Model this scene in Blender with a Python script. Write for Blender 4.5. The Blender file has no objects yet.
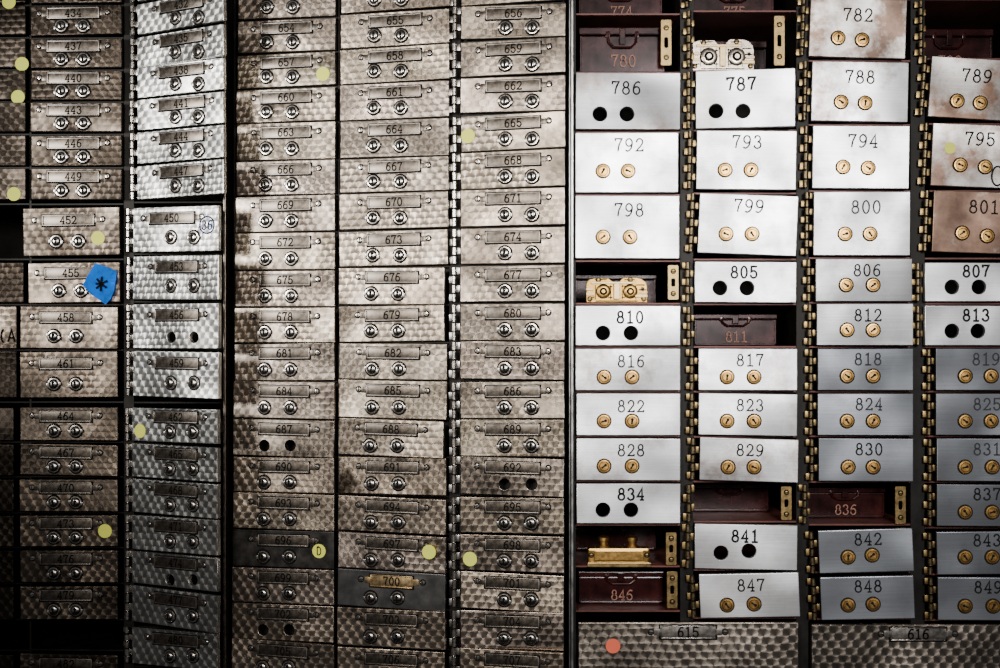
import bpy, bmesh, math, random
from mathutils import Matrix, Vector
random.seed(7)
S=0.00125; D=1300.0; ZC=1.45
scene=bpy.context.scene; COL=scene.collection
def W(v): return Vector((v[0]*S,v[1]*S,v[2]*S+ZC))
# ------------------------------------------------------------ materials
def newmat(name):
    m=bpy.data.materials.new(name); m.use_nodes=True
    nt=m.node_tree; b=nt.nodes['Principled BSDF']; return m,nt,b
def N(nt,t,**k):
    n=nt.nodes.new(t)
    for a,v in k.items(): setattr(n,a,v)
    return n
def mth(nt,op,a,b=None,c=None):
    n=N(nt,'ShaderNodeMath',operation=op)
    for i,v in enumerate((a,b,c)):
        if v is None: continue
        if isinstance(v,(int,float)): n.inputs[i].default_value=v
        else: nt.links.new(v,n.inputs[i])
    return n.outputs[0]
def mixc(nt,f,a,b,bt='MIX'):
    n=N(nt,'ShaderNodeMix',data_type='RGBA',blend_type=bt)
    for i,v in ((0,f),(6,a),(7,b)):
        if isinstance(v,(int,float)): n.inputs[i].default_value=v
        elif isinstance(v,tuple): n.inputs[i].default_value=v
        else: nt.links.new(v,n.inputs[i])
    return n.outputs[2]
def mixf(nt,f,a,b):
    return mth(nt,'ADD',a,mth(nt,'MULTIPLY',f,mth(nt,'SUBTRACT',b,a)))
def noise(nt,vec,scale,detail=4,rough=.6):
    n=N(nt,'ShaderNodeTexNoise'); n.inputs['Scale'].default_value=scale
    n.inputs['Detail'].default_value=detail; n.inputs['Roughness'].default_value=rough
    nt.links.new(vec,n.inputs['Vector']); return n.outputs['Fac']
def ramp(nt,f,lo,hi,a=0.,b=1.):
    n=N(nt,'ShaderNodeMapRange'); nt.links.new(f,n.inputs[0])
    for i,v in enumerate((lo,hi,a,b)): n.inputs[i+1].default_value=v
    return n.outputs[0]
def simple(name,col,metal=0.,rough=.5,var=.25,sc=60.):
    m,nt,b=newmat(name)
    tc=N(nt,'ShaderNodeTexCoord'); f=noise(nt,tc.outputs['Object'],sc)
    k=ramp(nt,f,.3,.7,1-var,1+var)
    c=mixc(nt,1.,(*col,1),k,'MULTIPLY'); nt.links.new(c,b.inputs['Base Color'])
    b.inputs['Metallic'].default_value=metal
    if metal==0 : b.inputs['Specular IOR Level'].default_value=.12
    nt.links.new(ramp(nt,f,.3,.7,rough*.85,min(1,rough*1.15)),b.inputs['Roughness'])
    return m
def randvec(nt,tc,oi):
    o3=N(nt,'ShaderNodeVectorMath',operation='ADD'); nt.links.new(tc.outputs['Object'],o3.inputs[0])
    rr=N(nt,'ShaderNodeCombineXYZ'); nt.links.new(mth(nt,'MULTIPLY',oi.outputs['Random'],9.),rr.inputs[0]); nt.links.new(mth(nt,'MULTIPLY',oi.outputs['Random'],4.3),rr.inputs[2])
    nt.links.new(rr.outputs[0],o3.inputs[1]); return o3.outputs[0]
def perlage(name,col,rough,cell=10.5,colvar=.17):
    m,nt,b=newmat(name)
    tc=N(nt,'ShaderNodeTexCoord'); oi=N(nt,'ShaderNodeObjectInfo'); rv=randvec(nt,tc,oi)
    sx=N(nt,'ShaderNodeSeparateXYZ'); nt.links.new(tc.outputs['Object'],sx.inputs[0])
    off=mth(nt,'MULTIPLY',oi.outputs['Random'],5.)
    wv=noise(nt,tc.outputs['Object'],14.,1); K=.62
    u=mth(nt,'ADD',mth(nt,'MULTIPLY',sx.outputs[0],1/(cell*S)),mth(nt,'ADD',off,mth(nt,'MULTIPLY',wv,.9)))
    v=mth(nt,'ADD',mth(nt,'MULTIPLY',sx.outputs[2],1/(cell*K*S)),mth(nt,'ADD',off,mth(nt,'MULTIPLY',wv,.7)))
    row=mth(nt,'FLOOR',v); fv=mth(nt,'FRACT',v); row1=mth(nt,'ADD',row,1.)
    uA=mth(nt,'ADD',u,mth(nt,'MULTIPLY',row,.42)); uB=mth(nt,'ADD',u,mth(nt,'MULTIPLY',row1,.42))
    duA=mth(nt,'SUBTRACT',mth(nt,'FRACT',uA),.5); duB=mth(nt,'SUBTRACT',mth(nt,'FRACT',uB),.5)
    dvA=mth(nt,'MULTIPLY',fv,K); dvB=mth(nt,'MULTIPLY',mth(nt,'SUBTRACT',fv,1.),K)
    rA=mth(nt,'SQRT',mth(nt,'ADD',mth(nt,'MULTIPLY',duA,duA),mth(nt,'MULTIPLY',dvA,dvA)))
    sel=mth(nt,'GREATER_THAN',rA,.56)
    du=mixf(nt,sel,duA,duB); dv=mixf(nt,sel,dvA,dvB); rw=mixf(nt,sel,row,row1)
    cid=mixf(nt,sel,mth(nt,'FLOOR',uA),mth(nt,'FLOOR',uB))
    d=mth(nt,'SQRT',mth(nt,'ADD',mth(nt,'MULTIPLY',du,du),mth(nt,'MULTIPLY',dv,dv)))
    cx=N(nt,'ShaderNodeCombineXYZ'); nt.links.new(mth(nt,'MULTIPLY',dv,-1.),cx.inputs[0]); nt.links.new(du,cx.inputs[2])
    vt=N(nt,'ShaderNodeVectorTransform',vector_type='VECTOR',convert_from='OBJECT',convert_to='WORLD'); nt.links.new(cx.outputs[0],vt.inputs[0])
    nz=N(nt,'ShaderNodeVectorMath',operation='NORMALIZE'); nt.links.new(vt.outputs[0],nz.inputs[0])
    nt.links.new(nz.outputs[0],b.inputs['Tangent']); b.inputs['Anisotropic'].default_value=.72
    cc=N(nt,'ShaderNodeCombineXYZ'); nt.links.new(cid,cc.inputs[0]); nt.links.new(rw,cc.inputs[1])
    wn=N(nt,'ShaderNodeTexWhiteNoise'); nt.links.new(cc.outputs[0],wn.inputs[0])
    bp=N(nt,'ShaderNodeBump'); bp.inputs['Strength'].default_value=.05; bp.inputs['Distance'].default_value=.001
    nt.links.new(mth(nt,'ADD',mth(nt,'MULTIPLY',d,.25),mth(nt,'MULTIPLY',du,.4)),bp.inputs['Height'])
    wav=noise(nt,rv,9.,1,.4)
    bw=N(nt,'ShaderNodeBump'); bw.inputs['Strength'].default_value=.85; bw.inputs['Distance'].default_value=.022
    nt.links.new(wav,bw.inputs['Height']); nt.links.new(bw.outputs[0],bp.inputs['Normal']); nt.links.new(bp.outputs[0],b.inputs['Normal'])
    k=ramp(nt,wn.outputs[0],0,1,1-colvar,1+colvar)
    pn=noise(nt,rv,22.,3)
    pn2=ramp(nt,pn,.3,.65,.6,1.12)
    c=mixc(nt,1.,oi.outputs['Color'],k,'MULTIPLY'); c=mixc(nt,1.,c,(*col,1),'MULTIPLY'); c=mixc(nt,1.,c,pn2,'MULTIPLY')
    sm=mth(nt,'MULTIPLY',ramp(nt,noise(nt,rv,18.,5),.47,.56,0,.9),oi.outputs['Alpha'])
    c=mixc(nt,sm,c,(.06,.045,.03,1))
    nt.links.new(c,b.inputs['Base Color']); b.inputs['Metallic'].default_value=.95
    nt.links.new(ramp(nt,pn,.3,.7,rough*1.2,rough*.85),b.inputs['Roughness'])
    return m
def brushed(name):
    m,nt,b=newmat(name)
    tc=N(nt,'ShaderNodeTexCoord'); oi=N(nt,'ShaderNodeObjectInfo'); rv=randvec(nt,tc,oi)
    mp=N(nt,'ShaderNodeMapping'); mp.inputs['Scale'].default_value=(12,12,600); nt.links.new(rv,mp.inputs[0])
    st=noise(nt,mp.outputs[0],1.,3); k=ramp(nt,st,.3,.7,.9,1.08)
    c=mixc(nt,1.,oi.outputs['Color'],k,'MULTIPLY')
    sp=noise(nt,rv,14.,6,.65); gr=ramp(nt,sp,.48,.75,0,.6)
    c=mixc(nt,gr,c,(.13,.12,.12,1))
    ru=mth(nt,'ADD',noise(nt,rv,16.,8,.65),mth(nt,'MULTIPLY',mth(nt,'SUBTRACT',oi.outputs['Alpha'],.5),.26))
    msk=mth(nt,'MULTIPLY',ramp(nt,ru,.46,.60,0,1),mth(nt,'MINIMUM',mth(nt,'MULTIPLY',oi.outputs['Alpha'],1.6),.9))
    rc=mixc(nt,ramp(nt,noise(nt,rv,50.,4),.35,.65),(.12,.055,.03,1),(.27,.15,.095,1))
    c=mixc(nt,msk,c,rc)
    nt.links.new(c,b.inputs['Base Color'])
    b.inputs['Metallic'].default_value=.85
    nt.links.new(ramp(nt,sp,.3,.7,.32,.44),b.inputs['Roughness'])
    bp=N(nt,'ShaderNodeBump'); bp.inputs['Strength'].default_value=.12; bp.inputs['Distance'].default_value=.0003
    bw=N(nt,'ShaderNodeBump'); bw.inputs['Strength'].default_value=.85; bw.inputs['Distance'].default_value=.016
    nt.links.new(noise(nt,rv,8.,1,.4),bw.inputs['Height']); nt.links.new(bw.outputs[0],bp.inputs['Normal'])
    nt.links.new(st,bp.inputs['Height']); nt.links.new(bp.outputs[0],b.inputs['Normal'])
    return m
M={}
M['perl']=perlage('engine_turned_steel',(.52,.435,.355),.36)
M['perlg']=perlage('engine_turned_grey_steel',(.98,.96,.90),.40)
M['perld']=perlage('engine_turned_dark_steel',(.12,.11,.10),.42)
M['big']=perlage('engine_turned_worn_steel',(.40,.355,.31),.38,12)
M['brush']=brushed('brushed_steel')
M['edge']=simple('machined_steel',(.55,.54,.52),1.,.3)
M['plate']=simple('aged_nickel',(.16,.135,.11),.95,.34,.35,200)
M['plateb']=simple('aged_label_steel',(.32,.29,.26),.95,.4,.3,200)
M['plated']=simple('dark_smooth_steel',(.19,.185,.18),.95,.36,.35,30)
M['plated2']=simple('darkened_plain_steel',(.075,.07,.065),.95,.4,.5,60)
M['lock']=simple('nickel_lock',(.62,.57,.51),1.,.25,.4,300)
M['brass']=simple('brass',(.62,.36,.11),1.,.34,.35,200)
M['brassm']=simple('aged_lock_brass',(.46,.27,.075),1.,.36,.45,160)
M['brassp']=simple('worn_plate_brass',(.58,.42,.22),1.,.4,.3,200)
M['brassd']=simple('dull_brass',(.34,.235,.10),1.,.4,.4,150)
M['brassh']=simple('grimy_brass',(.17,.13,.075),1.,.42,.8,300)
M['cream']=simple('pale_nickel_silver',(.60,.50,.40),.95,.28,.35,140)
M['dark']=simple('blackened_steel',(.020,.018,.016),.7,.5,.4,40)
M['black']=simple('black_keyway_and_shadow',(.004,.004,.004),0.,.8)
M['ink']=simple('black_enamel_and_shadow',(.012,.012,.013),0.,.7)
M['inkf']=simple('faded_stamped_enamel',(.05,.052,.058),0.,.7,.3,300)
M['inkl']=simple('stamped_dark_numerals',(.005,.004,.003),0,.8)
M['red']=simple('oxblood_enamel',(.030,.0045,.004),.15,.24,.8,35)
M['shelf']=simple('rust_primer_shelf',(.15,.05,.04),.2,.45,.4,25)
M['tan']=simple('tan_painted_numerals',(.36,.18,.13),0,.6,.5,300)
M['yel']=simple('yellow_paper',(.96,1.,.16),0,.7,.05)
M['redp']=simple('red_paper',(1.,.19,.11),0,.7,.05)
M['blue']=simple('blue_painters_tape',(.01,.28,1.),0,.7,.25,90)
M['blueink']=simple('blue_ink',(.004,.025,.12),0,.8)
M['wall']=simple('plaster',(.2,.19,.18),0,.9)
M['floor']=simple('dark_concrete',(.06,.055,.05),0,.8)
# ------------------------------------------------------------ mesh helpers
def fin(bm,name,mats,smooth=False):
    me=bpy.data.meshes.new(name); bmesh.ops.recalc_face_normals(bm,faces=bm.faces[:]) ; bm.to_mesh(me); bm.free()
    for m in mats: me.materials.append(M[m])
    if smooth:
        me.shade_smooth()
        try: me.set_sharp_from_angle(angle=math.radians(35))
        except Exception: pass
    return me
def addbox(bm,x0,x1,y0,y1,z0,z1,bev=0.,mi=0):
    r=bmesh.ops.create_cube(bm,size=1.)
    vs=r['verts']
    for v in vs:
        v.co=Vector(((x0+x1)/2+v.co.x*(x1-x0),(y0+y1)/2+v.co.y*(y1-y0),(z0+z1)/2+v.co.z*(z1-z0)))*S
    fs=set(f for v in vs for f in v.link_faces)
    for f in fs: f.material_index=mi
    if bev:
        es=list(set(e for v in vs for e in v.link_edges))
        r=bmesh.ops.bevel(bm,geom=es,offset=bev*S,segments=2,affect='EDGES',profile=.6)
        for f in r['faces']: f.material_index=mi
def boxmesh(name,mat,x0,x1,y0,y1,z0,z1,bev=.7):
    bm=bmesh.new(); addbox(bm,x0,x1,y0,y1,z0,z1,bev); return fin(bm,name,[mat])
def addlathe(bm,prof,cx=0,cz=0,seg=24,mi=0,axis='Y'):
    rings=[]
    for r,y in prof:
        ring=[]
        if r<=1e-6:
            ring=[bm.verts.new(Vector((cx,y,cz) if axis=='Y' else (cx,cz,y))*S)]
        else:
            for i in range(seg):
                a=2*math.pi*i/seg
                p=(cx+r*math.cos(a),y,cz+r*math.sin(a)) if axis=='Y' else (cx+r*math.cos(a),cz+r*math.sin(a),y)
                ring.append(bm.verts.new(Vector(p)*S))
        rings.append(ring)
    for a,b in zip(rings,rings[1:]):
        for i in range(seg):
            j=(i+1)%seg
            try:
                if len(a)==1: f=bm.faces.new((a[0],b[j],b[i]))
                elif len(b)==1: f=bm.faces.new((a[i],a[j],b[0]))
                else: f=bm.faces.new((a[i],a[j],b[j],b[i]))
                f.material_index=mi
            except ValueError: pass
def circ(cx,cz,r,n=28): return [(cx+r*math.cos(2*math.pi*i/n),cz+r*math.sin(2*math.pi*i/n)) for i in range(n)]
def platemesh(name,mat,outline,holes,t,bev=.5):
    cu=bpy.data.curves.new(name,'CURVE'); cu.dimensions='2D'; cu.fill_mode='BOTH'
    cu.extrude=max(.01,(t/2-bev))*S; cu.bevel_depth=bev*S; cu.bevel_resolution=1; cu.offset=-bev*S
    for loop in [outline]+holes:
        sp=cu.splines.new('POLY'); sp.points.add(len(loop)-1)
        for p,q in zip(sp.points,loop): p.co=(q[0]*S,q[1]*S,0,1)
        sp.use_cyclic_u=True
    ob=bpy.data.objects.new('tmp',cu); COL.objects.link(ob)
    dg=bpy.context.evaluated_depsgraph_get()
    me=bpy.data.meshes.new_from_object(ob.evaluated_get(dg))
    bpy.data.objects.remove(ob)
    for v in me.vertices:
        x,y,z=v.co; v.co=(x,-z+t/2*S,y)
    me.materials.clear(); me.materials.append(M[mat]); me.name=name
    for p in me.polygons: p.material_index=0
    return me
# glyphs
def arc(cx,cy,rx,ry,a0,a1,n=14):
    return [(cx+rx*math.cos(math.radians(a0+(a1-a0)*i/n)),cy+ry*math.sin(math.radians(a0+(a1-a0)*i/n))) for i in range(n+1)]
six=[arc(.3,.3,.25,.3,0,360,20),[(.05,.3),(.06,.5),(.13,.75),(.27,.93),(.42,1.),(.54,.95),(.55,.88)]]
G={'0':[arc(.3,.5,.25,.5,0,360,22)],
'1':[[(.08,.84),(.31,1),(.31,0)],[(.04,0),(.58,0)]],
'2':[[(.10,.70),(.06,.78)]+arc(.3,.72,.24,.28,165,-20,12)+[(.36,.38),(.05,.03),(.56,.03),(.57,.18)]],
'3':[[(.12,.78)]+arc(.28,.76,.22,.24,155,-90),arc(.28,.26,.27,.26,90,-155)+[(.10,.24)]],
'4':[[(.42,0),(.42,1),(.03,.3),(.6,.3)],[(.24,0),(.6,0)]],
'5':[[(.54,.92),(.52,1),(.11,1),(.09,.54)]+arc(.29,.31,.27,.31,125,-155)+[(.10,.26)]],
'6':six,'7':[[(.05,.80),(.05,1),(.57,1),(.34,.5),(.25,0)]],
'8':[arc(.3,.76,.2,.24,0,360,18),arc(.3,.27,.26,.27,0,360,20)],
'9':[[(.6-x,1-y) for x,y in l] for l in six],
'D':[[(.08,0),(.08,1),(.3,1)]+arc(.3,.5,.26,.5,90,-90)+[(.08,0)]],
'C':[arc(.32,.5,.28,.48,50,310)],
'A':[[(.0,0),(.3,1),(.6,0)],[(.12,.35),(.48,.35)]],
'(':[arc(.75,.5,.55,.75,130,230)],
'*':[[(.24,-.1),(.34,1.08)],[(-.15,.12),(.30,.5),(.80,.74)],[(-.08,.92),(.25,.52),(.74,.16)],[(-.18,.5),(.3,.54)]]}
NC={}
def textmesh(txt,h,sw,mat,adv=.78,asp=1.0):
    key=(txt,h,sw,mat)
    if key in NC: return NC[key]
    bm=bmesh.new(); n=len(txt); tw=(adv*(n-1)+.6)*h*asp
    for k,ch in enumerate(txt):
        for pl in G[ch]:
            pts=[Vector((-tw/2+(k*adv+x)*h*asp,0,(y-.5)*h)) for x,y in pl]
            m=len(pts)
            L=[];R=[]
            for i,p in enumerate(pts):
                a=pts[max(0,i-1)]; b=pts[min(m-1,i+1)]
                if i>0 and i<m-1:
                    d1=(p-a).normalized(); d2=(b-p).normalized(); t=(d1+d2)
                    if t.length<1e-3: t=d2
                    t.normalize(); nn=Vector((-t.z,0,t.x)); sc=1/max(.45,abs(nn.dot(Vector((-d2.z,0,d2.x)))))
                else:
                    t=(b-a).normalized(); nn=Vector((-t.z,0,t.x)); sc=1
                o=nn*sw/2*sc
                L.append(bm.verts.new((p+o)*S)); R.append(bm.verts.new((p-o)*S))
            for i in range(m-1): bm.faces.new((L[i],L[i+1],R[i+1],R[i]))
    me=bpy.data.meshes.new('numerals'); bm.to_mesh(me); bm.free(); me.materials.append(M[mat])
    NC[key]=me; return me
# ------------------------------------------------------------ shared part meshes
def mk_lock(kind):
    bm=bmesh.new()
    if kind=='steel':
        addlathe(bm,[(8.0,.2),(8.0,-.25),(7.0,-.3),(6.6,-.3)],mi=1)  # black outer ring stands in for the shadow round the lock
        addlathe(bm,[(6.8,.2),(6.8,-.8),(6.2,-1.8),(5.2,-1.9),(4.9,-.6)])
        addlathe(bm,[(5.0,-.5),(4.2,-.5)],mi=1)
        addlathe(bm,[(4.4,-.4),(4.2,-2.6),(3.5,-3.3),(2.,-3.6),(0,-3.7)])
        addbox(bm,-.85,.85,-4.0,-2.9,-3.0,1.6,mi=1); addlathe(bm,[(1.4,-2.9),(1.4,-4.05),(0,-4.05)],0,1.4,10,1)
        addbox(bm,-7.6,-5.4,-2.6,-1.5,-2.2,1.4,.3,2); addbox(bm,5.4,7.6,-2.6,-1.5,-2.2,1.4,.3,2)
        return fin(bm,'lock_cylinder',['lock','black','edge'],True)
    addlathe(bm,[(7.6,.2),(7.6,-.6),(6.8,-.9),(6.4,-.9)],mi=1)  # outer ring in black paints the shadow edge round the brass
    addlathe(bm,[(6.6,-.2),(6.6,-1.2),(6.1,-1.8),(4.9,-1.9),(4.6,-1.5)])
    addlathe(bm,[(4.7,-1.4),(4.3,-1.4)],mi=1)
    addlathe(bm,[(4.4,-1.3),(4.2,-1.8),(0,-1.9)])
    addbox(bm,-.8,.8,-2.2,-1.7,-3.1,2.0,mi=1); addlathe(bm,[(1.45,-1.7),(1.45,-2.25),(0,-2.25)],0,1.6,10,1)
    return fin(bm,'brass_lock_cylinder',['brass','ink'],True)
LOCKS=mk_lock('steel'); LOCKB=mk_lock('brass')
def mk_screw(r,mat):
    bm=bmesh.new(); addlathe(bm,[(r+.8,.1),(r+.8,-.1),(r,-.1)],seg=14,mi=1); addlathe(bm,[(r,.2),(r,-.5),(r*.75,-1.1),(0,-1.35)],seg=14)
    addbox(bm,-r*.75,r*.75,-1.5,-1.0,-.35,.35,mi=1); return fin(bm,'screw',[mat,'black'],True)
SCREW=mk_screw(2.7,'lock'); SCREWB=mk_screw(2.0,'brassd')
def rrect(w,h,r,n=4):
    o=[]
    for cx,cy,a in ((w/2-r,h/2-r,0),(-w/2+r,h/2-r,90),(-w/2+r,-h/2+r,180),(w/2-r,-h/2+r,270)):
        for i in range(n+1):
            t=math.radians(a+90*i/n); o.append((cx+r*math.cos(t),cy+r*math.sin(t)))
    return o
def mk_plate(name,w,h,mat,rim,tabs=True):
    bm=bmesh.new()
    addbox(bm,-w/2-1.2,w/2+1.2,-.3,.2,-h/2-1.4,h/2+.9,.0,2)  # black backing sheet paints a shadow outline round the plate
    addbox(bm,-w/2,w/2,-.9,.3,-h/2,h/2,.3,0)
    for a in ((-w/2,w/2,h/2-1.0,h/2),(-w/2,w/2,-h/2,-h/2+1.0),(-w/2,-w/2+1.2,-h/2,h/2),(w/2-1.2,w/2,-h/2,h/2)):
        addbox(bm,a[0],a[1],-1.9,-.7,a[2],a[3],.3,1)
    for s in (-1,1):
        if tabs: addbox(bm,s*(w/2+3)-3,s*(w/2+3)+3,-.8,.2,-h*.25,h*.25,.3,0)
    return fin(bm,name,[mat,rim,'black'],True)
PLATEB=mk_plate('brass_number_plate',46,12.5,'brassp','brassp')
PLATES={}
def plate_for(w,brass=False):
    if brass: return PLATEB
    k=round(w/4)*4
    if k not in PLATES: PLATES[k]=mk_plate('number_plate',k,11.5,'plate','plateb')
    return PLATES[k]
HC={}
def hinge_mesh(h,right):
    k=(round(h),right)
    if k in HC: return HC[k]
    bm=bmesh.new(); n=max(4,int(round(h/8.5))); st=h/n
    for i in range(n):
        z0=-h/2+i*st+.5; z1=z0+st-1.0
        r=2.9 if i%2 else 2.4
        addlathe(bm,[(0,z0),(r*.8,z0),(r,z0+.5),(r,z1-.5),(r*.8,z1),(0,z1)],0,0,12,0,'Z')
        if i%2: addbox(bm,1.5,5.6,1.5,3.2,z0+.6,z1-.6,.3,1)
        else: addbox(bm,-5.6,-1.5,1.5,3.2,z0+.6,z1-.6,.3,1)
    HC[k]=fin(bm,'hinge',['brassh','brassd'] if right else ['lock','edge'],True); return HC[k]
# ------------------------------------------------------------ placement
def obj(name,me,parent=None,mat=None,world=None):
    o=bpy.data.objects.new(name,me); COL.objects.link(o)
    if parent is not None:
        o.parent=parent
        if mat is not None: o.matrix_basis=mat
    elif world is not None: o.matrix_world=world
    return o
def toW(T):
    T2=T.copy(); t=T.to_translation(); T2.translation=W(t); return T2
def hit(T,px,py,yl=0.):
    Ti=T.inverted(); o=Ti@Vector((0,-D,0)); d=(Ti.to_3x3()@Vector((px-500,D,334-py)))
    t=(yl-o.y)/d.y; return o+d*t
def TB(px,depth,yaw): 
    x=(px-500)*(D+depth)/D
    return Matrix.Translation((x,depth,0))@Matrix.Rotation(math.radians(-yaw),4,'Z')
BC=TB(574,0,0); BB=TB(566,0,12.); BA=TB(228,70,2.)
BOXES=[]
def L3(v): return Matrix.Translation(Vector(v)*S)
def box(bank,num,xl,xr,yt,yb,kind,yaw=0,roll=0,proud=0,tint=(1,1,1,0),holes=None,locks=None,npos=None,hinge=None,label='',group='',dmat=None,th=5.,brassplate=False,lk=None):
    ym=(yt+yb)/2; xm=(xl+xr)/2
    hl=hit(bank,xl,ym); hw=bank@Vector((hl.x,-proud,hl.z))
    byaw=-bank.to_euler().z
    T=Matrix.Translation(hw)@Matrix.Rotation(-(byaw+math.radians(yaw)),4,'Z')@Matrix.Rotation(math.radians(roll),4,'Y')
    w=hit(T,xr,ym).x; zt=hit(T,xm,yt).z; zb=hit(T,xm,yb).z
    root=obj('safe_deposit_box',None,world=toW(T)); root.empty_display_size=.01
    hp=[hit(T,*p) for p in (holes or [])]
    if hp:
        me=platemesh('door_panel',dmat,[(.7,zb+.7),(w-.7,zb+.7),(w-.7,zt-.7),(.7,zt-.7)],[circ(p.x,p.z,lk or 7.) for p in hp],th)
    else: me=boxmesh('door_panel',dmat,.7,w-.7,0,th,zb+.7,zt-.7,.6)
    d=obj('door_panel',me,root,Matrix()); d.color=tint
    if kind=='patterned':
        np_=hit(T,*(npos or (xm,yt+.27*(yb-yt))))
        pw=min(56,w*.58)
        pm=obj('number_plate',plate_for(pw,brassplate),root,L3((np_.x,0,np_.z)))
        if brassplate: pw=50
        for s in (-1,1):
            obj('screw',SCREW,root,L3((np_.x+s*(pw/2+8.5),0,np_.z+.5))@Matrix.Rotation(random.uniform(0,3),4,'Y'))
        if num: obj('number',textmesh(num,8.,1.3,'inkl'),root,L3((np_.x,-1.05,np_.z)))
        for p in (locks or []):
            q=hit(T,*p); obj('lock',LOCKS,root,L3((q.x,0,q.z))@Matrix.Rotation(random.uniform(-.25,.25),4,'Y'))
    elif kind=='plain':
        q=hit(T,*npos); tall=(yb-yt)>50; bold=num in ('787','805','807','810','813','834','841')
        faint=num in ('818','819','824','825','831','792','800')
        obj('number',textmesh(num,12.5 if tall else 11.4,(1.6 if tall else 1.5)+(.5 if bold else 0),'inkf' if faint else 'ink',.84),root,L3((q.x,-.3,q.z+(0 if tall else .8))))
        for p in (locks or []):
            q=hit(T,*p); obj('lock',LOCKB,root,L3((q.x,0,q.z))@Matrix.Rotation(random.choice((0.5,1.3,.9,-.6,.1,2.2,-1.2)),4,'Y'))
    if hinge is not None:
        obj('hinge',hinge_mesh(zt-zb-1,hinge),root,L3((-6.2,0.5,(zt+zb)/2)))
    root['label']=label; root['category']='safe deposit box'; root['group']=group
    BOXES.append((T,xl,xr,yt,yb)); return root,T
# ---- patterned middle bank
rows3=[(-18,18),(19,52),(53,87),(88,122),(122,160),(160,195),(195,232),(232,270),(270,307),(307,343),(343,381),(381,419),(419,457),(457,493),(493,530),(530,568),(568,604),(604,641),(641,678)]
rows4=[(-25,10),(11,46),(46,82),(82,119),(119,157),(157,192),(192,229),(230,266),(267,305),(305,342),(343,380),(380,419),(419,457),(457,495),(497,533),(534,571),(571,609),(609,648),(649,687)]
rows5=[(-32,3),(4,38),(39,75),(76,112),(113,150),(150,188),(188,226),(227,264),(265,302),(303,341),(341,380),(381,419),(419,457),(457,496),(497,534),(535,572),(573,611),(611,650),(650,688)]
gm='engine-turned safe deposit boxes'
def lerp(a,b,t): return a+(b-a)*t
for ci,(rows,base,xa,xb,lo) in enumerate([(rows3,651,(238,231),(336,334),(-20,6)),(rows4,652,(341,337),(450,445),(-21,6)),(rows5,653,(461,460),(566,564),(-8,19))]):
    for ri,(a,b) in enumerate(rows):
        t=(a+20)/700; num=base+3*ri
        x0=lerp(*xa,t); x1=lerp(*xb,t)
        if ci==1 and ri in (8,9,12): x1-=3
        xm=(x0+x1)/2; yl=a+.70*(b-a)
        lp=[(xm+lo[0],yl),(xm+lo[1],yl)]
        hol=num in (687,702,692)
        g=random.uniform(.68,1.15)
        if ci==0: g*=.82
        if ci==2: g*=.92
        tint=(g,g*random.uniform(.97,1.0),g*random.uniform(.93,1),0)
        dm='perl'; lab='engine-turned steel deposit box with a number plate and two keyholes'
        bp=False; pr=random.choice((1,2,3)); rl=random.uniform(-.9,.9); yw=random.uniform(-.8,3.2)
        if num==696: dm='plated2'; lab='darkened steel deposit box with a round yellow sticker marked D'
        if num==691: tint=(1.,.97,.92,1.); lab='stained engine-turned steel deposit box with a worn face'
        if num==700: dm='plated'; bp=True; lab='smooth dark steel deposit box with a brass plate numbered 700'; pr=2
        if num in (694,688): rl=.9
        if hol: lab='engine-turned steel deposit box with both lock holes empty'
        if num in (657,665,697,698): lab='engine-turned steel deposit box with a round yellow sticker'
        box(BB,str(num),x0,x1,a,b,'patterned',yaw=yw,proud=pr,roll=rl,tint=tint,dmat=dm,holes=lp if hol else None,locks=None if hol else lp,npos=(xm,a+.27*(b-a)),hinge=False if ci==2 else None,label=lab,group=gm,brassplate=bp,lk=5.8)
# ---- left bank
rowsA=[(-28,3),(5,35),(38,68),(70,100),(102,132),(135,166),(168,200),(207,256),(262,303),(306,349),(351,398),(407,441),(444,476),(479,512),(515,547),(550,583),(586,620),(654,690)]
rowsB=[(-38,-6),(-4,28),(30,62),(62,94),(95,127),(128,161),(162,197),(206,252),(255,300),(303,349),(351,398),(408,443),(445,480),(481,516),(517,553),(554,588),(590,628),(630,668)]
ga='worn engine-turned safe deposit boxes'
for ri,(a,b) in enumerate(rowsA):
    if a<200: x0,x1=31,122
    elif ri==7: x0,x1=23,120
    elif ri==8: x0,x1=28,120
    else: x0,x1=20,118
    xm=(x0+x1)/2-3; yl=a+.70*(b-a); g=random.uniform(.15,.24) if ri<7 else random.uniform(.30,.48)  # low tint g paints the left side's shade into the door colour
    lab='worn engine-turned steel deposit box with number plate and two keyholes'
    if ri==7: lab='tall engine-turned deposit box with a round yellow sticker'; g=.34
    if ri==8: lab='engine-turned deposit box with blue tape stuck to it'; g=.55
    if ri==14: lab='worn engine-turned deposit box with a round yellow sticker'
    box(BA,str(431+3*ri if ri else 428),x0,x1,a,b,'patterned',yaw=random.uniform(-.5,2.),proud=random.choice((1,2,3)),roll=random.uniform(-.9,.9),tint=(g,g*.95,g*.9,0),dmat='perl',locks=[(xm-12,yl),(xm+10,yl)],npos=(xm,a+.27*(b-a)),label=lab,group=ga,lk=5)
    if ri==7: continue
    if ri<7: e=26
    elif ri==8: e=24
    elif ri<11: e=17
    else: e=14
    lab='shaded worn engine-turned deposit box beside a hinge column'
    if ri in (2,3,6): lab='shaded engine-turned deposit box with a round yellow sticker'
    if ri==9: lab='dark deposit box with handwritten black letter on its face'
    gg=.14  # edge doors: shade put into the tint, same steel as the rest
    box(BA,'',-78,e,a,b,'patterned',proud=random.choice((0,1,2)),tint=(gg,gg*.95,gg*.9,0) if ri!=9 else (.55,.52,.49,0),dmat='perl',locks=[(-45,yl),(-22,yl)],npos=(-38,a+.27*(b-a)),label=lab,group=ga)
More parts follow.
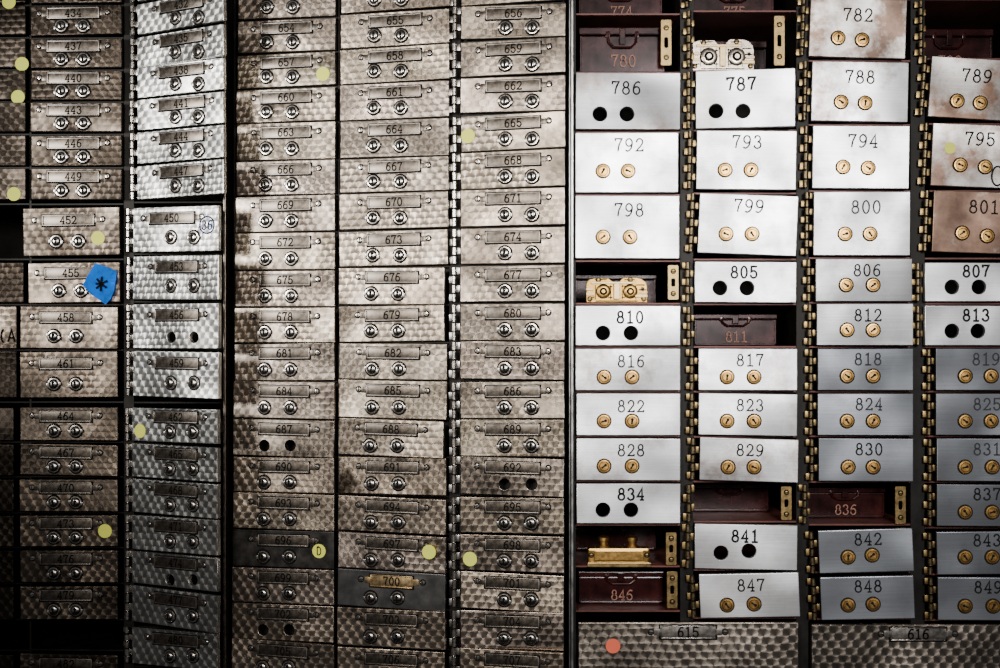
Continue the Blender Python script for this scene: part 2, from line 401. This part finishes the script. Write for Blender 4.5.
for ri,(a,b) in enumerate(rowsB):
    x0,x1=(137,224) if a<200 else ((133,219) if a<400 else (132,218))
    xm=(x0+x1)/2; yl=a+.68*(b-a); g=random.uniform(.85,1.1)
    hol=ri in (9,15); dk=1 if a<400 else .5  # dk: dimmer light on the lower rows, painted into the tint
    lp=[(xm-5,yl+ (3 if hol else 0)),(xm+18,yl+(3 if hol else 0))]
    lab='grey engine-turned deposit box standing slightly ajar'
    if hol: lab='grey engine-turned deposit box ajar with empty lock holes'
    if ri==7: lab='tall grey deposit box ajar with a circled handwritten mark'
    if ri==11: lab='grey engine-turned deposit box ajar with a round yellow sticker'
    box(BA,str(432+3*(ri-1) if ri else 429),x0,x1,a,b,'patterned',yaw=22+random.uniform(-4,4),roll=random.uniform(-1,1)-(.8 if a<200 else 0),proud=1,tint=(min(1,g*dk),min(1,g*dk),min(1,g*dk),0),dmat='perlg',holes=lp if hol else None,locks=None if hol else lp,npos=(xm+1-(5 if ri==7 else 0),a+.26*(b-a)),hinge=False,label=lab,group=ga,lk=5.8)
# ---- right bank
gr='plain steel numbered safe deposit boxes'
R=[ # num,xl,xr,yt,yb,type,p1,p2,npos,grey (brightness by tilt, painted into the colour),rust,yaw,roll
('786',575,681,72,130,'h',(600,114),(627,114),(626,88),.36,.3,0,.3),
('792',575,679,132,193,'l',(603,171),(628,171),(629,145),1.0,0,1,0),
('798',575,680,195,259,'l',(603,237),(630,237),(629,210),.95,.1,1,.2),
('810',575,681,305,346,'h',(603,333),(631,333),(630,318),.95,.2,0,0),
('816',575,681,348,391,'l',(604,377),(632,377),(631,362),.95,.35,0,0),
('822',576,681,393,436,'l',(604,421),(632,421),(631,407),.95,.1,0,0),
('828',576,681,438,481,'l',(604,466),(632,466),(631,451),.95,.25,0,.2),
('834',576,681,483,524,'h',(603,510),(631,510),(631,495),1.,.1,0,0),
('787',695,796,69,128,'h',(716,111),(743,111),(741,84),.95,.05,9,0),
('793',696,797,130,190,'l',(725,170),(751,170),(747,142),1.,.1,4,.9),
('799',698,798,194,255,'l',(726,234),(752,234),(749,206),.95,.2,5,2.4),
('805',694,797,261,303,'h',(720,288),(747,288),(744,273),.95,.25,1,.3),
('817',698,798,348,391,'l',(727,377),(754,377),(750,361),.9,.3,3,0),
('823',698,798,393,436,'l',(727,421),(754,421),(750,406),.85,.2,3,.6),
('829',699,799,438,482,'l',(728,467),(754,467),(750,451),.85,.4,6,1.),
('841',694,798,524,570,'h',(721,553),(749,551),(745,537),1.,.1,4,.4),
('847',699,800,573,618,'l',(727,605),(754,604),(751,586),.95,.1,7,-2.4),
('782',809,907,-2,58,'l',(838,38),(862,40),(858,15),.85,.62,2,2.),
('788',811,909,61,122,'l',(841,102),(865,103),(860,77),.85,.5,2,1.2),
('794',812,910,125,189,'l',(843,167),(868,168),(863,141),.85,.1,4,.8),
('800',813,911,191,256,'l',(845,234),(870,234),(866,207),.8,.25,3,.3),
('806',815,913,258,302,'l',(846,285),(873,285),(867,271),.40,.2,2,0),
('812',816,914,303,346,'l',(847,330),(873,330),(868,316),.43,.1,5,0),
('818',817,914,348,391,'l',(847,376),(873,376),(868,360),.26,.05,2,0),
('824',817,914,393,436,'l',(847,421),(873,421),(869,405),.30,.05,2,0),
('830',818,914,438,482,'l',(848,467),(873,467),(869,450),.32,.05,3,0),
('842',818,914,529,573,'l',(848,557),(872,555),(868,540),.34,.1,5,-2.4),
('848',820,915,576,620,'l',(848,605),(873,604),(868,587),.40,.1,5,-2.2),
('789',929,1030,58,120,'l',(957,101),(980,103),(977,76),.50,.6,3,4.0),
('795',931,1032,124,188,'l',(960,165),(985,167),(980,139),.60,.55,3,2.6),
('801',932,1034,191,254,'l',(962,233),(987,236),(984,207),.55,1.,3,2.2),
('807',924,1030,262,302,'h',(952,287),(979,287),(976,272),1.,.1,0,0),
('813',924,1030,305,346,'h',(952,331),(978,331),(976,316),1.,.05,0,0),
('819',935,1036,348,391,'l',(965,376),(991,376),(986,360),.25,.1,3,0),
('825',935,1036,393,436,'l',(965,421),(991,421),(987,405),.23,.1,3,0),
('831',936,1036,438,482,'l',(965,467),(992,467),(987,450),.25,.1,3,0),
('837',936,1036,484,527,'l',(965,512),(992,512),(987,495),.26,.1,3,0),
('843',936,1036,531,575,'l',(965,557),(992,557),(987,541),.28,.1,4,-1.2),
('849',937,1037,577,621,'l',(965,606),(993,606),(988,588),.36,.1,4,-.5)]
for (n,xl,xr,yt,yb,ty,p1,p2,npos,g,ru,yw,rl) in R:
    lab='plain brushed steel deposit box numbered %s with '%n+('two brass locks' if ty=='l' else 'empty lock holes')
    if n=='801': lab='brown-stained steel deposit box numbered %s with two brass locks'%n
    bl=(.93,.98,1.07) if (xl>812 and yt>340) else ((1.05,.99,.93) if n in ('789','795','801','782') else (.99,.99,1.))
    box(BC,n,xl,xr,yt,yb,'plain',yaw=yw,roll=rl,proud=1,tint=(min(1,g*bl[0]),min(1,g*bl[1]),min(1,g*bl[2]),ru),dmat='brush',holes=(p1,p2) if ty=='h' else None,locks=(p1,p2) if ty=='l' else None,npos=npos,hinge=True if xl>690 else None,label=lab,group=gr,lk=7.2,th=6)
# ---- frames
def cells_mesh(bank,cols,depth,front,mats,lm,rm):
    bm=bmesh.new()
    def lx(px): return hit(bank,px,334,0).x
    for (xl,xr,ys) in cols:
        x0=lx(xl); x1=lx(xr)
        for y in ys:
            z=hit(bank,(xl+xr)/2,y).z
            addbox(bm,x0,x1,front,depth,z-.8,z+.8,0,1)
    zt=hit(bank,cols[0][0],-60).z; zb=hit(bank,cols[0][0],740).z
    xs=[(lx(cols[0][0])-lm,lx(cols[0][0])+.3)]+[(lx(a[1])+.5,lx(b[0])-.5) for a,b in zip(cols,cols[1:])]+[(lx(cols[-1][1])-.3,lx(cols[-1][1])+rm)]
    for a,b in xs:
        if b-a<1: a-=1;b+=1
        addbox(bm,a,b,front,depth,zb,zt,0,0)
    addbox(bm,xs[0][0],xs[-1][1],depth,depth+4,zb,zt,0,0)
    return fin(bm,'cabinet_frame',mats),xs,zb,zt
def mid(rows): return [rows[0][0]-1]+[(a[1]+b[0])/2 for a,b in zip(rows,rows[1:])]+[rows[-1][1]+1]
def frame(bank,cols,depth,front,mats,label,lm,rm):
    me,xs,zb,zt=cells_mesh(bank,cols,depth,front,mats,lm,rm)
    root=obj('safe_deposit_cabinet',None,world=toW(bank)); root['label']=label; root['category']='cabinet'
    obj('compartment_frame',me,root,Matrix())
    bm=bmesh.new(); addbox(bm,xs[0][0],xs[-1][1],front,depth,-ZC/S,zb-.5,1.,0); obj('plinth',fin(bm,'plinth',['dark']),root,Matrix())
    return root,xs,zb,zt
mA=mid(rowsA[:-1])+[652,691]
fa=frame(BA,[(-78,27,mA),(28,121,mA),(132,222,mid(rowsB))],150,8,['dark','dark'],'dark steel cabinet frame holding worn engine-turned deposit boxes',4,4)
fb=frame(BB,[(232,335,mid(rows3)),(338,447,mid(rows4)),(459,562,mid(rows5))],20,8,['dark','dark'],'dark steel cabinet frame holding engine-turned deposit boxes',.5,1)
rc6=[-30,12,71,131,194,260.5,303.5,347,392,437,482,526,568,613]
rc7=[-30,9,69,129,192.5,259,304,347,392,437.5,482.5,523,571.5,620]
rc8=[-62,-3,59,123.5,190,257.5,302.5,347,392,437,483,526,574,621]
rc9=[-62,-3,57,122.5,190,258,303.5,347,392,437,483,529,576,622]
fc=frame(BC,[(576,681,rc6),(695,798,rc7),(811,913,rc8),(928,1040,rc9)],190,9,['dark','shelf'],'steel cabinet frame with oxblood compartments holding numbered boxes',7,4)
def trimbar(par,bank,x0,x1,y0,y1,mat,name='edge_strip',ztop=-60,zbot=740):
    a=hit(bank,x0,334).x; b=hit(bank,x1,334).x
    o=obj(name,boxmesh(name,mat,a,b,y0,y1,hit(bank,x0,zbot).z,hit(bank,x0,ztop).z,.6),par,Matrix()); return o
trimbar(fc[0],BC,569.0,570.2,-3,9,'edge'); trimbar(fc[0],BC,571,573.2,-5,9,'edge')
trimbar(fa[0],BA,224.5,227,-6,7.5,'plate')
def keeper(x,yt,yb,w=11):
    p0=hit(BC,x,yt,8); p1=hit(BC,x,yb,8); h=p0.z-p1.z; cz=(p0.z+p1.z)/2
    me=platemesh('latch_plate','brassd',rrect(w,h,1.5),[rrect(3.5,h*.22,1.2)],2.,.4)
    k=obj('latch_plate',me,fc[0],L3((p0.x,6,cz))); k['label']='brass latch plate with two screws'
    for s in (-1,1): obj('screw',SCREWB,k,L3((0,0,s*h*.32)))
for a in ((666,20,66),(779,16,66),(673,265,300),(786,486,520),(900,486,524),(671,532,565),(672,571,608)): keeper(*a)
def hingecol(bank,px,ya,yb,par,kind=True):
    p0=hit(bank,px,ya); p1=hit(bank,px,yb); obj('hinge',hinge_mesh(p0.z-p1.z,kind),par,L3((p0.x,.5,(p0.z+p1.z)/2)))
# the column beside the first row of plain doors runs unbroken
for px,ya,yb in ((689,10,68),(689,306,346),(689,484,522),(805,484,524),(921,0,56),(687,-20,8)): hingecol(BC,px,ya,yb,fc[0])
# ---- deposit tins inside open compartments
def tin(xl,xr,yt,yb,num,yd=40,handle=True):
    p0=hit(BC,xl,yt); p1=hit(BC,xr,yb); x0,x1=p0.x+5,p1.x-14; z1=p0.z-6; z0=p1.z+1.6
    T=BC@Matrix.Translation(((x0+x1)/2,yd,z0)); w=(x1-x0); h=(z1-z0)
    root=obj('deposit_tin',None,world=toW(T)); root['label']='dark oxblood metal deposit tin inside an open compartment'; root['category']='metal box'; root['group']='deposit tins'
    bm=bmesh.new(); addbox(bm,-w/2,w/2,0,90,0,h*.74,1.); addbox(bm,-w/2,-w/2+2,-1.4,0,0,h*.74,.4); addbox(bm,w/2-2,w/2,-1.4,0,0,h*.74,.4); addbox(bm,-w/2,w/2,-1.4,0,0,2,.4)
    obj('tin_body',fin(bm,'tin_body',['red']),root,Matrix())
    bm=bmesh.new(); addbox(bm,-w/2-1,w/2+1,-2.6,91,h*.76,h*.9,.9)
    obj('lid',fin(bm,'lid',['red']),root,Matrix())
    if handle:
        bm=bmesh.new(); hw=w*.17; lo=.5 if h>45 else .56
        pts=[(-hw,h*.76),(-hw*.95,h*(lo+.1)),(-hw*.6,h*lo),(hw*.6,h*lo),(hw*.95,h*(lo+.1)),(hw,h*.76)]
        for (a,b),(c,d) in zip(pts,pts[1:]):
            va=Vector((a,0,b)); vb=Vector((c,0,d)); L=(vb-va).length
            r=bmesh.ops.create_cone(bm,segments=8,radius1=1.1*S,radius2=1.1*S,depth=L*S,cap_ends=True)
            q=(vb-va).to_track_quat('Z','Y').to_matrix().to_4x4(); q.translation=Vector(((a+c)/2,-3.2,(b+d)/2))*S
            bmesh.ops.transform(bm,matrix=q,verts=r['verts'])
        addbox(bm,-hw-2,-hw+2,-3.5,0,h*.70,h*.82,.4); addbox(bm,hw-2,hw+2,-3.5,0,h*.70,h*.82,.4)
        obj('bail_handle',fin(bm,'bail_handle',['red'],True),root,Matrix())
        bm=bmesh.new(); addbox(bm,-3,3,-4.,0,h*(lo+.06),h*.88,.6); obj('hasp',fin(bm,'hasp',['red']),root,Matrix())
    if num: obj('number',textmesh(num,11.5 if h>45 else 10.,1.15,'tan'),root,L3((1,-1.9,max(h*.24,6.5))))
tin(576,681,12,71,'780',20); tin(576,681,-30,12,'774',40); tin(695,798,304,347,'811',38); tin(576,681,568,612,'846',35)
tin(695,798,483,523,'',75); tin(811,913,484,526,'836',50); tin(928,1040,-3,57,'783',90); tin(695,798,-30,9,'775',50)
tin(695,798,10,69,'',90); tin(576,681,261,303,'',95,False); tin(576,681,527,567,'',95,False)
# ---- lock mechanisms
def mech(xc,ybot,w,h,mat,yd,label):
    p=hit(BC,xc,ybot); T=BC@Matrix.Translation((p.x,yd,p.z)); root=obj('lock_mechanism',None,world=toW(T)); root['label']=label; root['category']='lock'
    o=[(-.5,0),(.5,0),(.5,.6),(.48,.76),(.42,.88),(.33,.95),(.12,.95),(.07,.88),(.04,.80),(-.04,.78),(-.09,.84),(-.13,.92),(-.38,.92),(-.46,.86),(-.5,.72)]
    me=platemesh('case_plate',mat,[(a*w,b*h) for a,b in o],[circ(-.03*w,.66*h,1.4,12),circ(.42*w,.5*h,1.4,12)],5,.7)
    obj('case_plate',me,root,Matrix())
    for s in (-1,1):
        bm=bmesh.new(); r=h*.24
        addlathe(bm,[(r+1,.5),(r+1,-.3),(r,-.3)],mi=1); addlathe(bm,[(r,.5),(r,-2.),(r*.85,-2.6),(r*.6,-2.6),(r*.55,-1.2)]); addlathe(bm,[(r*.6,-1.1),(r*.3,-1.1)],mi=1); addlathe(bm,[(r*.3,-1.),(r*.28,-4),(0,-4)])
        obj('cam',fin(bm,'cam',[mat,'black'],True),root,L3((s*w*.22,0,h*.42)))
        obj('screw',SCREWB,root,L3((s*w*.44,0,h*.14)))
    bm=bmesh.new(); addbox(bm,-w*.42,w*.30,-2.,-.2,h*.7,h*.78,.4); addbox(bm,-w*.05,w*.05,-3.2,-.2,h*.12,h*.72,.6); addbox(bm,w*.30,w*.5,-2.4,-.2,h*.2,h*.3,.4)
    addbox(bm,-w*.5,-w*.36,-2.2,-.2,h*.28,h*.36,.3); addbox(bm,-w*.5,-w*.38,-2.2,-.2,h*.46,h*.54,.3); addbox(bm,w*.36,w*.5,-2.2,-.2,h*.36,h*.42,.3)
    obj('lever',fin(bm,'lever',['brassp']),root,Matrix())
    bm=bmesh.new()
    for x0,x1,z in ((-.46,-.36,.2),(.08,.14,.2),(.08,.14,.62),(-.14,-.07,.2),(-.14,-.07,.6),(.32,.46,.66),(-.36,-.16,.86),(-.34,.34,.06),(.12,.30,.86),(.36,.48,.48)):
        addbox(bm,x0*w,x1*w,-.25,.2,z*h-.55,z*h+.55,0,0)
    for x in (-.10,.09,.31,-.345): addbox(bm,x*w-.4,x*w+.4,-.25,.2,h*.12,h*.66,0,0)
    obj('lever_slot',fin(bm,'lever_slot',['black']),root,Matrix())
    for x,z in ((-.3,.84),(.22,.86)): obj('screw',SCREWB,root,L3((x*w,0,z*h)))
mech(618,302.3,62,27,'brassm',14,'brass double lock mechanism in an open compartment')
mech(725,68,64,34,'cream',14,'pale nickel lock mechanism in an open compartment')
def block(xc,ybot,label):
    p=hit(BC,xc,ybot,10); T=BC@Matrix.Translation((p.x,10,p.z)); root=obj('lock_mechanism',None,world=toW(T)); root['label']=label; root['category']='lock'
    obj('case_plate',boxmesh('case_plate','brassm',-31,31,0,14,0,19,2.2),root,Matrix())
    obj('cover_plate',boxmesh('cover_plate','brass',-25,25,-1.6,-.1,6.5,17,.8),root,Matrix())
    obj('flange',boxmesh('flange','brassd',-32,32,-3,-.1,0,5,.8),root,Matrix())
    for x in (-15,14):
        bm=bmesh.new(); addlathe(bm,[(0,18.8),(6,18.8),(6,21),(4.5,21.5),(4.5,25),(5.8,25.5),(5.8,29),(4.5,30),(0,30)],x,7,16,0,'Z'); obj('cam_post',fin(bm,'cam_post',['brass'],True),root,Matrix())
    for x in (-28,28): obj('screw',SCREWB,root,L3((x,0,12)))
block(619,567,'brass lock case with two cam posts in open compartment')
# ---- large bottom doors
def bigdoor(num,xl,xr,yt,yb,px,py,label):
    root,T=box(BC,num,xl,xr,yt,yb,'none',proud=1,tint=(.9,.86,.82,0),dmat='big',label=label,group='large deposit doors',th=8)
    p=hit(T,px,py)
    obj('number_plate',mk_plate('number_plate',56,13,'plateb','lock'),root,L3((p.x,0,p.z))); obj('number',textmesh(num,9.5,1.6,'inkl'),root,L3((p.x,-1.05,p.z)))
    for s in (-1,1): obj('screw',SCREW,root,L3((p.x+s*37,0,p.z)))
bigdoor('615',578,799,622,735,688,632,'wide engine-turned steel deposit door with a red sticker')
bigdoor('616',811,1060,624,735,918,634,'wide engine-turned steel deposit door numbered 616')
# ---- stickers
def find(px,py):
    best=None
    for b in BOXES:
        if b[1]-3<=px<=b[2]+6 and b[3]-1<=py<=b[4]+1: best=b
    return best
bm=bmesh.new(); addlathe(bm,[(7.3,0),(7.3,-.35),(7.2,-.4),(0,-.4)],seg=32); STY=fin(bm,'sticker',['yel'])
STR=STY.copy(); STR.materials.clear(); STR.materials.append(M['redp'])
for px,py,me,t in ((22,64,STY,''),(18,97,STY,''),(14,194,STY,''),(9,2,STY,''),(98,238,STY,''),(323,74,STY,''),(468,136,STY,''),(140,431,STY,''),(105,531,STY,''),(319,551,STY,'D'),(429,552,STY,''),(470,559,STY,''),(613,646,STR,''),(950,148,STY,'')):
    b=find(px,py)
    if not b: print('no box for sticker',px,py); continue
    lift=.15
    if (px,py)==(429,552): lift=4.2
    T=b[0]; q=hit(T,px,py,-lift)
    o=obj('round_sticker',me,world=toW(T@Matrix.Translation((q.x,-lift,q.z))))
    o['label']=('round red paper sticker on a large steel door' if me is STR else ('round yellow sticker with a handwritten letter D' if t else 'round yellow-green paper sticker on a steel door')); o['category']='sticker'; o['group']='round stickers'
    if t: obj('handwriting',textmesh(t,8,1.2,'inkl'),o,L3((0,-.5,0)))
    if px==950: o.scale=(.75,1,.8)
def ink(px,py,txt,h,sw,mat,label,ring=0):
    b=find(px,py); T=b[0]; q=hit(T,px,py)
    o=obj('handwritten_mark',textmesh(txt,h,sw,mat),world=toW(T@Matrix.Translation((q.x,-.35,q.z)))); o['label']=label; o['category']='handwriting'
    if ring:
        bm=bmesh.new(); pts=circ(0,0,ring,30)
        for (a,c),(d,e) in zip(pts,pts[1:]+pts[:1]):
            f=1-1.5/ring; bm.faces.new([bm.verts.new(Vector(v)*S) for v in ((a,0,c),(d,0,e),(d*f,0,e*f),(a*f,0,c*f))])
        obj('ring',fin(bm,'ring',[mat]),o,Matrix())
ink(207,225,'36',9,1.5,'blueink','circled handwritten mark in blue ink on steel',9.5)
ink(7,336,'(A',12.5,2.,'inkl','handwritten black letter on a dark steel door')
ink(997,176,'C',20,1.8,'ink','black handwritten curve on a stained steel door')
b=find(95,285); T=b[0]
# creased sheet: fan of facets with slightly varying depth
out=[(-19,-1),(-13,9),(-8,17),(-5,22),(4,19),(12,16),(18,13),(17,3),(15,-8),(11,-16),(6,-22),(-2,-16),(-10,-11)]
bm=bmesh.new(); ctr=bm.verts.new(Vector((0,-1.6,-1))*S); ring=[bm.verts.new(Vector((x,-.4-1.3*((i*5)%3)/2,z))*S) for i,(x,z) in enumerate(out)]
for i in range(len(ring)): bm.faces.new((ctr,ring[i],ring[(i+1)%len(ring)]))
r=bmesh.ops.solidify(bm,geom=bm.faces[:],thickness=.3*S)
me=fin(bm,'tape',['blue'])
q=hit(T,101,284,-1.5)
tp=obj('tape_piece',me,world=toW(T@Matrix.Translation((q.x,-3.2,q.z)))); tp['label']='torn piece of blue tape with a black star mark'; tp['category']='tape'
obj('handwriting',textmesh('*',13,2.2,'inkl'),tp,L3((2,-2.6,0)))
# ---- room
def room(name,me):
    o=obj(name,me); o['kind']='structure'; return o
bm=bmesh.new(); addbox(bm,-1800,1800,260,280,-ZC/S,1100); o=room('wall_back',fin(bm,'wall_back',['wall'])); o.location.z=ZC
bm=bmesh.new(); addbox(bm,-1800,1800,-2400,280,-ZC/S-20,-ZC/S-.1); o=room('floor',fin(bm,'floor',['floor'])); o.location.z=ZC
# ---- lights
def spot(px,py,y,r,e,tx,ty,ang,col=(1,1,1)):  # unseen spots added out of frame to shape brightness falloff on the wall
    l=bpy.data.lights.new('added_falloff_spot','SPOT'); l.shadow_soft_size=r*S; l.energy=e; l.color=col; l.spot_size=math.radians(ang); l.spot_blend=1.
    o=bpy.data.objects.new('added_falloff_spot',l); COL.objects.link(o)
    p=W(((px-500),y,334-py)); t=W(((tx-500),0,334-ty)); o.location=p; o.rotation_euler=(t-p).to_track_quat('-Z','Y').to_euler(); return o
spot(860,40,-1400,140,88,715,250,60,(1,.99,.98))
spot(60,80,-1350,140,58,415,310,54,(1,.94,.87))
spot(-650,120,-900,120,86,195,100,40,(1,.99,.97))
w=bpy.data.worlds.new('World'); scene.world=w; w.use_nodes=True
w.node_tree.nodes['Background'].inputs[0].default_value=(.95,.95,1,1); w.node_tree.nodes['Background'].inputs[1].default_value=.05
# ---- camera
c=bpy.data.cameras.new('camera'); c.sensor_width=36; c.lens=36*D/1000; c.clip_start=.01
co=bpy.data.objects.new('camera',c); COL.objects.link(co); co.location=W((0,-D,0)); co.rotation_euler=(math.pi/2,0,0); scene.camera=co
